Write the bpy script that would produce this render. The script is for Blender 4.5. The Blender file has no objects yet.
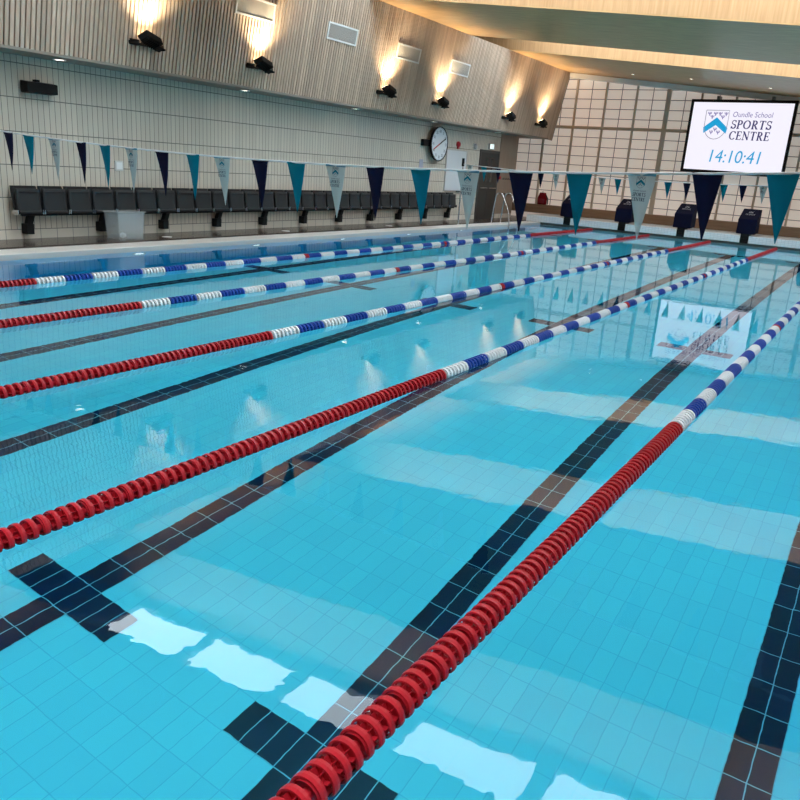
import bpy, bmesh, math, random
from mathutils import Vector, Matrix
random.seed(7)
C = bpy.context.scene.collection
SC = bpy.context.scene
W = 1.882                      # lane spacing
PL, PR = -5*W, W               # pool sides (x)
YF = 27.0                      # far wall
WX = -10.84                    # tiled side wall

# ------------------------------------------------------------------ camera
cam_d = bpy.data.cameras.new('camera'); cam = bpy.data.objects.new('camera', cam_d); C.objects.link(cam)
pit, yaw, rol = 0.297792, -0.550721, 0.0692586
cy, sy, cp, sp = math.cos(yaw), math.sin(yaw), math.cos(pit), math.sin(pit)
fwd = Vector((sy*cp, cy*cp, -sp)); rgt = Vector((cy, -sy, 0)); up = rgt.cross(fwd)
r2 = rgt*math.cos(rol) + up*math.sin(rol); u2 = -rgt*math.sin(rol) + up*math.cos(rol)
M = Matrix((r2, u2, -fwd)).transposed().to_4x4()
M.translation = Vector((1.03502, -0.46734, 1.64658))
cam.matrix_world = M
cam_d.sensor_width = 36; cam_d.lens = 764.29/800*36; cam_d.clip_start = .05; cam_d.clip_end = 200
SC.camera = cam

# ------------------------------------------------------------------ world, exposure
wd = bpy.data.worlds.new('sky'); SC.world = wd; wd.use_nodes = True
wd.node_tree.nodes['Background'].inputs[0].default_value = (.75, .85, 1, 1)
wd.node_tree.nodes['Background'].inputs[1].default_value = 1.0
SC.view_settings.view_transform = 'Standard'; SC.view_settings.look = 'None'
SC.view_settings.gamma = 1; SC.view_settings.exposure = 0.0
SC.view_settings.use_curve_mapping = False
SC.cycles.use_denoising = True
SC.cycles.max_bounces = 14; SC.cycles.diffuse_bounces = 7; SC.cycles.glossy_bounces = 6
SC.cycles.transmission_bounces = 10; SC.cycles.transparent_max_bounces = 12
SC.cycles.sample_clamp_indirect = 8.0
SC.cycles.caustics_reflective = True; SC.cycles.caustics_refractive = True
PANE = 9.9                     # rooflight strength

def area(name, loc, rot, sx, sy_, e, col):
    l = bpy.data.lights.new(name, 'AREA'); l.shape = 'RECTANGLE'; l.size = sx; l.size_y = sy_; l.energy = e; l.color = col
    o = bpy.data.objects.new(name, l); o.location = loc; o.rotation_euler = rot; C.objects.link(o); return o

# ------------------------------------------------------------------ material helpers
def lin(c):
    return tuple(((v/255)/12.92 if v/255 <= .04045 else ((v/255+.055)/1.055)**2.4) for v in c) + (1,)
def mat(name, col, rough=.5, metal=0, emit=None, es=1, spec=.35, noise=0, nscale=8, trans=0, bump=0):
    m = bpy.data.materials.new(name); m.use_nodes = True; nt = m.node_tree; b = nt.nodes['Principled BSDF']
    col = tuple(col)[:3] + (1,)
    b.inputs['Base Color'].default_value = col; b.inputs['Roughness'].default_value = rough
    b.inputs['Metallic'].default_value = metal; b.inputs['Specular IOR Level'].default_value = spec
    b.inputs['Transmission Weight'].default_value = trans
    if emit: b.inputs['Emission Color'].default_value = tuple(emit)[:3] + (1,); b.inputs['Emission Strength'].default_value = es
    if noise or bump:
        tc = nt.nodes.new('ShaderNodeTexCoord'); n = nt.nodes.new('ShaderNodeTexNoise'); n.inputs['Scale'].default_value = nscale
        n.inputs['Detail'].default_value = 4; nt.links.new(tc.outputs['Object'], n.inputs['Vector'])
        if noise:
            mx = nt.nodes.new('ShaderNodeMix'); mx.data_type = 'RGBA'
            mx.inputs[6].default_value = tuple(v*(1-noise) for v in col[:3]) + (1,)
            mx.inputs[7].default_value = tuple(min(1, v*(1+noise)) for v in col[:3]) + (1,)
            nt.links.new(n.outputs['Fac'], mx.inputs[0]); nt.links.new(mx.outputs[2], b.inputs['Base Color'])
        if bump:
            bp = nt.nodes.new('ShaderNodeBump'); bp.inputs['Strength'].default_value = bump; bp.inputs['Distance'].default_value = .01
            nt.links.new(n.outputs['Fac'], bp.inputs['Height']); nt.links.new(bp.outputs[0], b.inputs['Normal'])
    return m

class NB:                                    # tiny node builder
    def __init__(s, m): s.nt = m.node_tree; s.b = s.nt.nodes['Principled BSDF']
    def n(s, t, **k):
        x = s.nt.nodes.new(t)
        for a, v in k.items(): setattr(x, a, v)
        return x
    def l(s, a, b): s.nt.links.new(a, b)
    def m(s, op, a, b=None, c=None):
        x = s.n('ShaderNodeMath', operation=op)
        for i, v in enumerate((a, b, c)):
            if v is None: continue
            if hasattr(v, 'is_linked'): s.l(v, x.inputs[i])
            else: x.inputs[i].default_value = v
        return x.outputs[0]
    def mix(s, f, a, b):
        x = s.n('ShaderNodeMix', data_type='RGBA')
        for i, v in ((0, f), (6, a), (7, b)):
            if hasattr(v, 'is_linked'): s.l(v, x.inputs[i])
            else: x.inputs[i].default_value = v
        return x.outputs[2]
    def xyz(s):
        tc = s.n('ShaderNodeTexCoord'); sx = s.n('ShaderNodeSeparateXYZ'); s.l(tc.outputs['Object'], sx.inputs[0]); return sx.outputs
    def line(s, v, off, per, wd):            # 1 on the joint, 0 elsewhere
        t = s.m('MODULO', s.m('ADD', s.m('SUBTRACT', v, off), per*400 + per/2), per)
        return s.m('LESS_THAN', s.m('ABSOLUTE', s.m('SUBTRACT', t, per/2)), wd/2)
    def cell(s, v, off, per): return s.m('FLOOR', s.m('DIVIDE', s.m('SUBTRACT', v, off), per))
    def rnd(s, a, b):
        c = s.n('ShaderNodeCombineXYZ'); s.l(a, c.inputs[0])
        if b is not None: s.l(b, c.inputs[1])
        w = s.n('ShaderNodeTexWhiteNoise', noise_dimensions='3D'); s.l(c.outputs[0], w.inputs[0]); return w.outputs[0]

def tile_mat(name, col, grout, ax, pa, oa, pb, ob, wd, rough=.3, var=.06, wdb=None):
    """tiles on the plane of object axes ax=(i,j); periods pa, pb and offsets oa, ob"""
    m = mat(name, col, rough); k = NB(m); X = k.xyz(); a, b = X[ax[0]], X[ax[1]]
    g = k.m('MAXIMUM', k.line(a, oa, pa, wd), k.line(b, ob, pb, wdb or wd))
    r = k.rnd(k.cell(a, oa, pa), k.cell(b, ob, pb))
    base = k.mix(r, tuple(v*(1-var) for v in col[:3]) + (1,), tuple(min(1, v*(1+var)) for v in col[:3]) + (1,))
    k.l(k.mix(g, base, tuple(grout)[:3] + (1,)), k.b.inputs['Base Color'])
    return m

def wood_mat(name, c1, c2, grain_axis, rough=.45, board=None):
    m = mat(name, c1, rough); k = NB(m)
    tc = k.n('ShaderNodeTexCoord'); mp = k.n('ShaderNodeMapping'); k.l(tc.outputs['Object'], mp.inputs[0])
    sc = [14, 14, 14]; sc[grain_axis] = .7; mp.inputs['Scale'].default_value = sc
    n = k.n('ShaderNodeTexNoise'); n.inputs['Scale'].default_value = 1.6; n.inputs['Detail'].default_value = 5; k.l(mp.outputs[0], n.inputs['Vector'])
    f = k.m('MULTIPLY', k.m('SUBTRACT', n.outputs['Fac'], .3), 2.2)
    col = k.mix(f, tuple(c1)[:3] + (1,), tuple(c2)[:3] + (1,))
    if board:
        X = k.xyz(); r = k.rnd(k.cell(X[board[0]], 0, board[1]), None)
        col = k.mix(k.m('MULTIPLY', r, board[2]), col, tuple(v*.55 for v in c1[:3]) + (1,))
    k.l(col, k.b.inputs['Base Color']); return m

# ------------------------------------------------------------------ mesh helpers
class MB:
    def __init__(s): s.v = []; s.f = []; s.sm = []
    def add(s, v, f, smooth=False):
        n = len(s.v); s.v += [tuple(p) for p in v]; s.f += [tuple(i+n for i in q) for q in f]; s.sm += [smooth]*len(f); return s
    def box(s, x0, x1, y0, y1, z0, z1, mtx=None):
        v = [Vector((x, y, z)) for z in (z0, z1) for y in (y0, y1) for x in (x0, x1)]
        if mtx: v = [mtx @ p for p in v]
        return s.add(v, [(0, 2, 3, 1), (4, 5, 7, 6), (0, 1, 5, 4), (2, 6, 7, 3), (0, 4, 6, 2), (1, 3, 7, 5)])
    def hexa(s, v):                          # bottom 4 (ccw from above), top 4
        return s.add(v, [(3, 2, 1, 0), (4, 5, 6, 7), (0, 1, 5, 4), (1, 2, 6, 5), (2, 3, 7, 6), (3, 0, 4, 7)])
    def quad(s, a, b, c, d): return s.add([a, b, c, d], [(0, 1, 2, 3)])
    def tube(s, pts, r, n=10, cap=True, smooth=True):
        pts = [Vector(p) for p in pts]; rings = []; pv = None
        for i, p in enumerate(pts):
            t = (pts[min(i+1, len(pts)-1)] - pts[max(i-1, 0)]).normalized()
            if pv is None:
                a = Vector((0, 0, 1)) if abs(t.z) < .9 else Vector((1, 0, 0)); pv = t.cross(a).normalized()
            pv = (pv - t*pv.dot(t)).normalized(); q = t.cross(pv); rr = r[i] if isinstance(r, (list, tuple)) else r
            rings.append([p + pv*math.cos(6.28318*j/n)*rr + q*math.sin(6.28318*j/n)*rr for j in range(n)])
        v = [x for g in rings for x in g]
        f = [(i*n+j, i*n+(j+1) % n, (i+1)*n+(j+1) % n, (i+1)*n+j) for i in range(len(pts)-1) for j in range(n)]
        s.add(v, f, smooth)
        if cap: s.add(rings[0], [tuple(range(n))[::-1]]); s.add(rings[-1], [tuple(range(n))])
        return s
    def lathe(s, prof, n=32, mtx=None, closed=False, smooth=True):   # prof: (r, h) about z
        v = [Vector((r*math.cos(6.28318*j/n), r*math.sin(6.28318*j/n), h)) for r, h in prof for j in range(n)]
        if mtx: v = [mtx @ p for p in v]
        k = len(prof); rng = range(k if closed else k-1)
        f = [(i*n+j, i*n+(j+1) % n, ((i+1) % k)*n+(j+1) % n, ((i+1) % k)*n+j) for i in rng for j in range(n)]
        return s.add(v, f, smooth)
    def prism(s, poly, d):                   # closed outline extruded by vector d
        n = len(poly); d = Vector(d); a = [Vector(p) for p in poly]
        return s.add(a + [p + d for p in a], [tuple(range(n))[::-1], tuple(range(n, 2*n))] + [(i, (i+1) % n, (i+1) % n+n, i+n) for i in range(n)])
    def build(s, name, m, parent=None, bev=0, loc=None):
        me = bpy.data.meshes.new(name); me.from_pydata(s.v, [], s.f); me.update()
        me.polygons.foreach_set('use_smooth', s.sm); me.materials.append(m)
        bm = bmesh.new(); bm.from_mesh(me); bmesh.ops.recalc_face_normals(bm, faces=bm.faces); bm.to_mesh(me); bm.free()
        o = bpy.data.objects.new(name, me); C.objects.link(o)
        if parent: o.parent = parent
        if loc: o.location = loc
        if bev:
            b = o.modifiers.new('bevel', 'BEVEL'); b.width = bev; b.segments = 2; b.limit_method = 'ANGLE'
        return o
def tag(o, label, cat, group=None, kind=None):
    o['label'] = label; o['category'] = cat
    if group: o['group'] = group
    if kind: o['kind'] = kind
    return o
def struct(o): o['kind'] = 'structure'; return o
def empty(name, loc, rz=0):
    o = bpy.data.objects.new(name, None); o.location = loc; o.rotation_euler = (0, 0, rz); C.objects.link(o); o.empty_display_size = .1; return o
def copy_tree(o, parent=None):
    c = o.copy(); C.objects.link(c)
    if parent: c.parent = parent
    for ch in list(o.children): copy_tree(ch, c)
    return c
ORD = ['first', 'second', 'third', 'fourth', 'fifth', 'sixth', 'seventh', 'eighth', 'ninth', 'tenth']

# ------------------------------------------------------------------ materials
TX, TY = W/16, .25
m_pool = tile_mat('pool tile', (.37, .90, 1.0), (.30, .75, .87), (0, 1), TX, .045, TY, 1.905, .0055, .35, .03)
m_line = tile_mat('lane line tile', (.003, .008, .045), (.32, .62, .72), (0, 1), TX, .045, TY, 1.905, .0065, .3, .25)
m_poolwall_x = tile_mat('pool side tile', (.06, .44, .74), (.05, .36, .6), (1, 2), .25, 0, .125, 0, .006, .35, .03)  # deeper blue than the floor: the side walls' shading put into the colour
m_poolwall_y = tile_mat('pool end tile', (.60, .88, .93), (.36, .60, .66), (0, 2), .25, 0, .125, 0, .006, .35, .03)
m_head = tile_mat('white mosaic tile', (.74, .79, .82), (.5, .56, .6), (0, 2), .1, 0, .05, 0, .006, .3, .04)
m_headtop = tile_mat('white deck tile', (.74, .76, .77), (.5, .54, .56), (0, 1), .1, 0, .1, 0, .006, .4, .04)
m_deck = tile_mat('brown deck tile', (.060, .048, .042), (.05, .042, .04), (0, 1), .3, 0, .3, 0, .006, .22, .12)
m_edge = tile_mat('white pool edge tile', (.72, .70, .68), (.5, .48, .47), (0, 1), .25, PL, .25, 0, .005, .4, .03)
m_channel = mat('grey channel tile', (.16, .18, .18), .5)
m_wall = tile_mat('beige wall tile', (.60, .535, .45), (.17, .16, .15), (1, 2), .1, 0, .5, .25, .009, .25, .05, .014)
m_skirt = tile_mat('beige skirting tile', (.62, .56, .48), (.2, .19, .18), (1, 2), .3, 0, 3, .25, .01, .3, .05)
m_plaster = mat('white plaster', (.62, .6, .56), .8, noise=.03)
m_soffit = mat('painted soffit', (.24, .21, .18), .6)
m_batten = wood_mat('timber batten', (.52, .40, .305), (.66, .52, .41), 2, .5, (1, .08, .55))
m_batback = mat('dark felt backing', (.035, .028, .022), .9)
m_beam = wood_mat('pale spruce veneer', (.36, .205, .085), (.58, .375, .18), 0, .4)
m_beamf = wood_mat('pale spruce fascia', (.38, .215, .10), (.52, .32, .165), 2, .4)
m_bench = wood_mat('brown timber', (.22, .13, .08), (.30, .19, .12), 0, .45)
m_veneer = wood_mat('brown wall veneer', (.28, .2, .15), (.34, .25, .19), 2, .5)
m_pane = mat('opal rooflight glass', (.8, .85, .9), .2, emit=(.80, .92, 1.0), es=PANE)
m_frame = mat('grey aluminium frame', (.22, .23, .24), .4)
m_lframe = mat('light grey steel', (.8, .8, .78), .4)
m_mull = mat('brown aluminium mullion', (.50, .42, .34), .45)
m_joint = mat('grey panel joint', (.22, .2, .19), .6)
m_trans = mat('translucent wall panel', (.74, .66, .60), .35, noise=.03, nscale=2, emit=(1, .86, .76), es=.30)  # opaque; faint emission stands in for daylight coming through the panels
m_black = mat('black plastic', (.006, .007, .008), .5, spec=.2)
m_dark = mat('charcoal plastic seat', (.027, .030, .033), .5, spec=.2)
m_darkrim = mat('charcoal seat rim', (.010, .011, .013), .5, spec=.2)
m_steel = mat('stainless steel', (.62, .63, .64), .2, 1)
m_red = mat('red plastic', (.45, .012, .022), .32)
m_blue = mat('blue plastic', (.012, .06, .36), .32)
m_white = mat('white plastic', (.78, .79, .80), .35)
m_cable = mat('steel cable', (.4, .4, .42), .35, .8)
m_navy = mat('navy fabric', (.012, .015, .047), .9, spec=.05)
m_navyc = mat('navy vinyl cover', (.004, .005, .022), .7, noise=.2, nscale=12, spec=.1)
m_teal = mat('teal fabric', (.0, .20, .30), .8, spec=.15)
m_scr = mat('lit screen', (.02, .02, .02), .3, emit=lin((246, 243, 255)), es=1.0)
def em(name, c): return mat(name, (.01, .01, .01), .4, emit=lin(c), es=1.0)
m_e_cy = em('screen cyan', (24, 160, 214)); m_e_nv = em('screen navy', (52, 46, 105)); m_e_pu = em('screen purple', (118, 108, 168)); m_e_gr = em('screen grey', (150, 148, 165))
m_hem = mat('pale blue hem', (.10, .32, .48), .8)
m_ink = mat('grey navy ink', (.03, .035, .08), .8); m_inkc = mat('teal ink', (0, .18, .27), .7); m_inkw = mat('white ink', (.55, .57, .62), .7)
# thin white pennant cloth: lets light through
m_wcloth = bpy.data.materials.new('thin white cloth'); m_wcloth.use_nodes = True
k = NB(m_wcloth); k.b.inputs['Base Color'].default_value = (.62, .68, .68, 1); k.b.inputs['Roughness'].default_value = .8
_t = k.n('ShaderNodeBsdfTranslucent'); _t.inputs[0].default_value = (.6, .66, .66, 1); _tr = k.n('ShaderNodeBsdfTransparent')
_a = k.n('ShaderNodeMixShader'); _a.inputs[0].default_value = .35; k.l(k.b.outputs[0], _a.inputs[1]); k.l(_t.outputs[0], _a.inputs[2])
_b = k.n('ShaderNodeMixShader'); _b.inputs[0].default_value = .10; k.l(_a.outputs[0], _b.inputs[1]); k.l(_tr.outputs[0], _b.inputs[2])
k.l(_b.outputs[0], k.nt.nodes['Material Output'].inputs[0])
# clear storage box plastic
m_clear = bpy.data.materials.new('cloudy clear plastic'); m_clear.use_nodes = True
k = NB(m_clear); k.b.inputs['Base Color'].default_value = (.62, .66, .68, 1); k.b.inputs['Roughness'].default_value = .2
_tr = k.n('ShaderNodeBsdfTransparent'); _tr.inputs[0].default_value = (.9, .93, .94, 1)
_b = k.n('ShaderNodeMixShader'); _b.inputs[0].default_value = .70; k.l(k.b.outputs[0], _b.inputs[1]); k.l(_tr.outputs[0], _b.inputs[2])
k.l(_b.outputs[0], k.nt.nodes['Material Output'].inputs[0])
# water: dielectric surface with gentle ripples, absorbing body
m_water = bpy.data.materials.new('pool water'); m_water.use_nodes = True
k = NB(m_water); nt = k.nt; nt.nodes.remove(k.b)
gl = k.n('ShaderNodeBsdfGlass'); gl.inputs['IOR'].default_value = 1.333; gl.inputs['Roughness'].default_value = 0.0
gl.inputs['Color'].default_value = (1, 1, 1, 1)
tc = k.n('ShaderNodeTexCoord')
n1 = k.n('ShaderNodeTexNoise'); n1.inputs['Scale'].default_value = 2.2; n1.inputs['Detail'].default_value = 1.5; n1.inputs['Distortion'].default_value = .4
n2 = k.n('ShaderNodeTexNoise'); n2.inputs['Scale'].default_value = 14; n2.inputs['Detail'].default_value = 1
k.l(tc.outputs['Object'], n1.inputs['Vector']); k.l(tc.outputs['Object'], n2.inputs['Vector'])
h = k.m('ADD', k.m('MULTIPLY', n1.outputs['Fac'], .0036), k.m('MULTIPLY', n2.outputs['Fac'], .0010))
bp = k.n('ShaderNodeBump'); bp.inputs['Strength'].default_value = 1.0; bp.inputs['Distance'].default_value = .23
k.l(h, bp.inputs['Height']); k.l(bp.outputs[0], gl.inputs['Normal'])
va = k.n('ShaderNodeVolumeAbsorption'); va.inputs['Color'].default_value = (0.0, .875, .97, 1); va.inputs['Density'].default_value = .34
k.l(gl.outputs[0], nt.nodes['Material Output'].inputs['Surface']); k.l(va.outputs[0], nt.nodes['Material Output'].inputs['Volume'])

# ------------------------------------------------------------------ setting: pool, decks, walls
D = -2.06
FX = .045          # offsets of the floor tile grid
struct(MB().quad((PL, 0, D), (PR, 0, D), (PR, 25, D), (PL, 25, D)).build('floor', m_pool))
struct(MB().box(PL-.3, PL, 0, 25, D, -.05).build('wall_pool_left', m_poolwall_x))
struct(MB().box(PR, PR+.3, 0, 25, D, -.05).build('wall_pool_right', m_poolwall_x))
struct(MB().box(PL-.3, PR+.3, 25, 25.3, D, 0.0).build('wall_pool_far', m_poolwall_y))
struct(MB().box(PL-.3, PR+.3, -.3, 0, D, .075).build('wall_pool_near', m_poolwall_y))
struct(MB().box(PL-.2, PR+.2, 25.06, 25.3, 0, .08).build('trim_1', m_channel))
struct(MB().box(PL-.55, PR+.55, 25.0, YF, .08, .29).build('wall_headwall', m_head, bev=.008))
struct(MB().box(PL-.55, PR+.55, 25.012, YF, .29, .294).build('floor_far_deck', m_headtop))
struct(MB().box(PL-.55, PL, -.3, 25.0, -.05, .075).build('trim_2', m_edge, bev=.01))
struct(MB().box(PR, PR+.5, -.3, 25.0, -.05, .075).build('trim_3', m_edge, bev=.01))
struct(MB().box(-12.3, PL-.55, -4.0, YF, -.1, .10).build('floor_left_deck', m_deck))
struct(MB().box(PR+.5, 4.4, -4.0, YF, -.1, .10).build('floor_right_deck', m_deck))
struct(MB().box(PL-.55, PR+.5, -4.0, -.3, -.1, .10).build('floor_near_deck', m_deck))
# tiled side wall
struct(MB().box(WX-.2, WX, -4, 25.6, .25, 2.87).build('wall_left', m_wall))
struct(MB().box(WX-.2, WX+.004, -4, 25.6, .10, .25).build('baseboard_left', m_skirt))
struct(MB().box(WX, WX+.012, 24.2, 25.6, .25, 2.87).build('wall_left_veneer', m_veneer))
struct(MB().box(-12.5, -12.3, -4, YF, .1, 6.6).build('wall_alcove', m_plaster))
# right and back walls
struct(MB().box(4.4, 4.6, -4, YF, .1, 5.2).build('wall_right', m_plaster))
struct(MB().box(-12.5, 4.6, -4.2, -4, .1, 6.7).build('wall_near', m_plaster))
# soffit below the battened bulkhead
BX0, BZ0, BX1, BZ1 = -10.15, 2.90, -9.74, 5.11
struct(MB().box(-12.3, BX0, -4, YF-.4, 2.86, 2.9).build('ceiling_soffit', m_soffit))
bd = Vector((BX1-BX0, 0, BZ1-BZ0)).normalized(); bn = Vector((bd.z, 0, -bd.x)); BL = math.hypot(BX1-BX0, BZ1-BZ0)
def bpt(y, s, n=0): return Vector((BX0, y, BZ0)) + bd*s + bn*n
BE = YF-.02
back = MB(); back.hexa([bpt(-4, -.04, -.12), bpt(-4, -.04, -.045), bpt(BE, -.04, -.045), bpt(BE, -.04, -.12),
                        bpt(-4, BL, -.12), bpt(-4, BL, -.045), bpt(BE, BL, -.045), bpt(BE, BL, -.12)])
struct(back.build('wall_bulkhead', m_batback))
bat = MB(); y = -4.0
while y < BE-.06:
    bat.hexa([bpt(y, -.04, -.045), bpt(y, -.04, 0), bpt(y+.056, -.04, 0), bpt(y+.056, -.04, -.045),
              bpt(y, BL, -.045), bpt(y, BL, 0), bpt(y+.056, BL, 0), bpt(y+.056, BL, -.045)]); y += .08
struct(bat.build('wall_bulkhead_battens', m_batten))
endp = MB().hexa([bpt(BE-.02, -.06, -.5), bpt(BE-.02, -.06, .004), bpt(BE+.0, -.06, .004), bpt(BE+.0, -.06, -.5),
                  bpt(BE-.02, BL, -.5), bpt(BE-.02, BL, .004), bpt(BE, BL, .004), bpt(BE, BL, -.5)])
struct(endp.build('trim_4', m_soffit))
# ceiling: deep timber box beams with rooflights between them
def cz(x): return 4.17 - .0963*x
XA, XB = -12.3, 4.6
FY = [7.6-7.15*1, 7.6, 14.65, 21.9]
beams = [(-4.2, -1.95)] + [(FY[0], 5.4), (FY[1], 12.5), (FY[2], 19.5), (FY[3], YF+.2)]
for i, (a, b) in enumerate(beams):
    H = 1.24
    v = [(XA, a, cz(XA)), (XB, a, cz(XB)), (XB, b, cz(XB)), (XA, b, cz(XA))]
    struct(MB().hexa(v + [(x, y, z+.02) for x, y, z in v]).build('ceiling', m_beam))
    f = MB()
    for yy in (a, b):
        s_ = .03 if yy == a else -.03
        y0, y1 = sorted((yy, yy+s_))
        f.hexa([(XA, y0, cz(XA)+.02), (XB, y0, cz(XB)+.02), (XB, y1, cz(XB)+.02), (XA, y1, cz(XA)+.02),
                (XA, y0, cz(XA)+H+.05), (XB, y0, cz(XB)+H+.05), (XB, y1, cz(XB)+H+.05), (XA, y1, cz(XA)+H+.05)])
    struct(f.build('ceiling_fascia', m_beamf))
wn = 0
gaps = [(beams[i][1], beams[i+1][0]) for i in range(4)]
for (a, b) in gaps:
    xs = [-1.25+1.95*k for k in range(-6, 4)]
    edges = [XA] + [x for x in xs if XA+.5 < x < XB-.3] + [XB]
    fr = MB()
    H = 1.24
    def slab(mb, x0, x1, y0, y1, h0, h1):
        mb.hexa([(x0, y0, cz(x0)+h0), (x1, y0, cz(x1)+h0), (x1, y1, cz(x1)+h0), (x0, y1, cz(x0)+h0),
                 (x0, y0, cz(x0)+h1), (x1, y0, cz(x1)+h1), (x1, y1, cz(x1)+h1), (x0, y1, cz(x0)+h1)])
    slab(fr, XA, XB, a, a+.14, H-.06, H+.05); slab(fr, XA, XB, b-.20, b, H-.06, H+.05)
    for x in edges: slab(fr, max(XA, x-.12), min(XB, x+.12), a+.14, b-.20, H-.06, H+.05)
    struct(fr.build('ceiling_frame', m_frame))
    for j in range(len(edges)-1):
        x0, x1 = edges[j]+.12, edges[j+1]-.12
        if x0 < -9.3: 
            p = MB(); slab(p, x0, x1, a+.14, b-.20, H, H+.03); struct(p.build('ceiling_panel', m_frame)); continue
        wn += 1
        p = MB(); slab(p, x0, x1, a+.14, b-.20, H, H+.03); struct(p.build('window_%d' % wn, m_pane))

# far wall: translucent panels on a mullion grid
struct(MB().box(-12.3, 4.4, YF, YF+.1, .1, 5.6).build('wall_far', m_trans))
g = MB()
rows = [.62+.32*k for k in range(0, 16)]
for k_ in range(0, 16):
    z = 3.32 + (k_-8)*.315
    if z > .65 and abs(z-3.32) > .1: g.box(-12.3, 4.4, YF-.012, YF, z-.011, z+.011)
for k_ in range(-12, 21):
    x = -6.24 + k_*.53
    if -12.3 < x < 4.4 and k_ % 2: g.box(x-.011, x+.011, YF-.012, YF, .6, cz(x)-.02)
struct(g.build('trim_5', m_joint))
g = MB()
for k_ in range(-5, 11):
    x = -6.24 + k_*1.06
    if not -12.3 < x < 4.4: continue
    wd_ = .07 if k_ % 5 == 0 else .03
    g.box(x-wd_, x+wd_, YF-.09, YF, .6, cz(x)-.02)
g.box(-12.3, 4.4, YF-.1, YF, 3.27, 3.37)
struct(g.build('trim_6', m_mull))
g = MB(); g.hexa([(-9.7, YF-.22, cz(-9.7)-.17), (4.4, YF-.22, cz(4.4)-.17), (4.4, YF-.0, cz(4.4)-.17), (-9.7, YF-.0, cz(-9.7)-.17),
                  (-9.7, YF-.22, cz(-9.7)-.01), (4.4, YF-.22, cz(4.4)-.01), (4.4, YF-.0, cz(4.4)-.01), (-9.7, YF-.0, cz(-9.7)-.01)])
struct(g.build('trim_7', m_lframe))
struct(MB().box(-12.3, 4.4, YF-.3, YF-.005, .295, .60).build('trim_8', m_bench, bev=.01))

# water
wat = MB().box(PL-.08, PR+.08, -.08, 25.08, D-.08, 0.0).build('pool_water', m_water)
tag(wat, 'clear rippling blue water filling the swimming pool', 'water', kind='stuff')

# lane lines on the pool floor
for i in range(6):
    xc = W*(.5-i) + FX
    m_ = MB(); z = D+.004; t = TX
    xs0, xs1 = xc-t, xc+t
    cuts = [2.03, 10.03, 23.03]
    ys = [.75] + [c + s_ for c in cuts for s_ in (-.125, .125)]
    ys[-1] = 23.125
    pr = .655
    for c in cuts:
        m_.quad((xs0, pr, z), (xs1, pr, z), (xs1, c-.125, z), (xs0, c-.125, z))
        m_.quad((xc-4*t, c-.125, z), (xc+4*t, c-.125, z), (xc+4*t, c+.125, z), (xc-4*t, c+.125, z)); pr = c+.125
    o = m_.build('lane_line', m_line)
    tag(o, 'dark tiled lane line under water, %s from the right side of the pool' % ORD[i], 'lane line', 'dark lane lines on the pool floor')

# ------------------------------------------------------------------ lane ropes
PITCH = .39/7
def float_unit(kind):
    m_ = MB(); R = Matrix.Rotation(-math.pi/2, 4, 'X')     # z -> y
    h = .012; y = PITCH/2; T = Matrix.Translation((0, y, 0)) @ R
    m_.lathe([(.0575, -h), (.059, 0), (.0575, h), (.0505, h), (.0505, -h)], 26, T, closed=True, smooth=False)
    if kind: m_.lathe([(.016, -.002), (.053, -.002), (.053, .002), (.016, .002)], 26, T, closed=True, smooth=False)
    else:
        m_.lathe([(.016, -.002), (.036, -.002), (.036, .002), (.016, .002)], 20, T, closed=True, smooth=False)
        for j in range(9):
            m_.box(-.005, .005, y-.003, y+.003, .034, .053, Matrix.Rotation(j*math.tau/9, 4, 'Y'))
    m_.lathe([(.017, 0), (.017, PITCH)], 14, R)
    if kind == 2: m_.lathe([(.046, .012), (.046, PITCH-.006), (.03, PITCH+.006)], 20, R)
    else:
        for j in range(8): m_.box(-.0012, .0012, .004, PITCH-.004, .016, .044, Matrix.Rotation((j+.5)*math.tau/8, 4, 'Y'))
    return m_
FU = [float_unit(0), float_unit(1), float_unit(2)]
FM = {}
def fmesh(kind, m_):
    key = (kind, m_.name)
    if key not in FM:
        o = FU[kind].build('float', m_); FM[key] = o.data; bpy.data.objects.remove(o)
    return FM[key]
m_mix = [m_red, m_blue, m_white]
near_start = {0: .7, 1: 1.9, 2: 2.7, 3: 3.5, 4: 4.2}
names_r = ['nearest lane rope, at the right of the pool', 'second nearest lane rope', 'third lane rope, between the nearer and farther pairs', 'fourth lane rope from the camera', 'farthest lane rope, beside the seated side of the pool']
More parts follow.
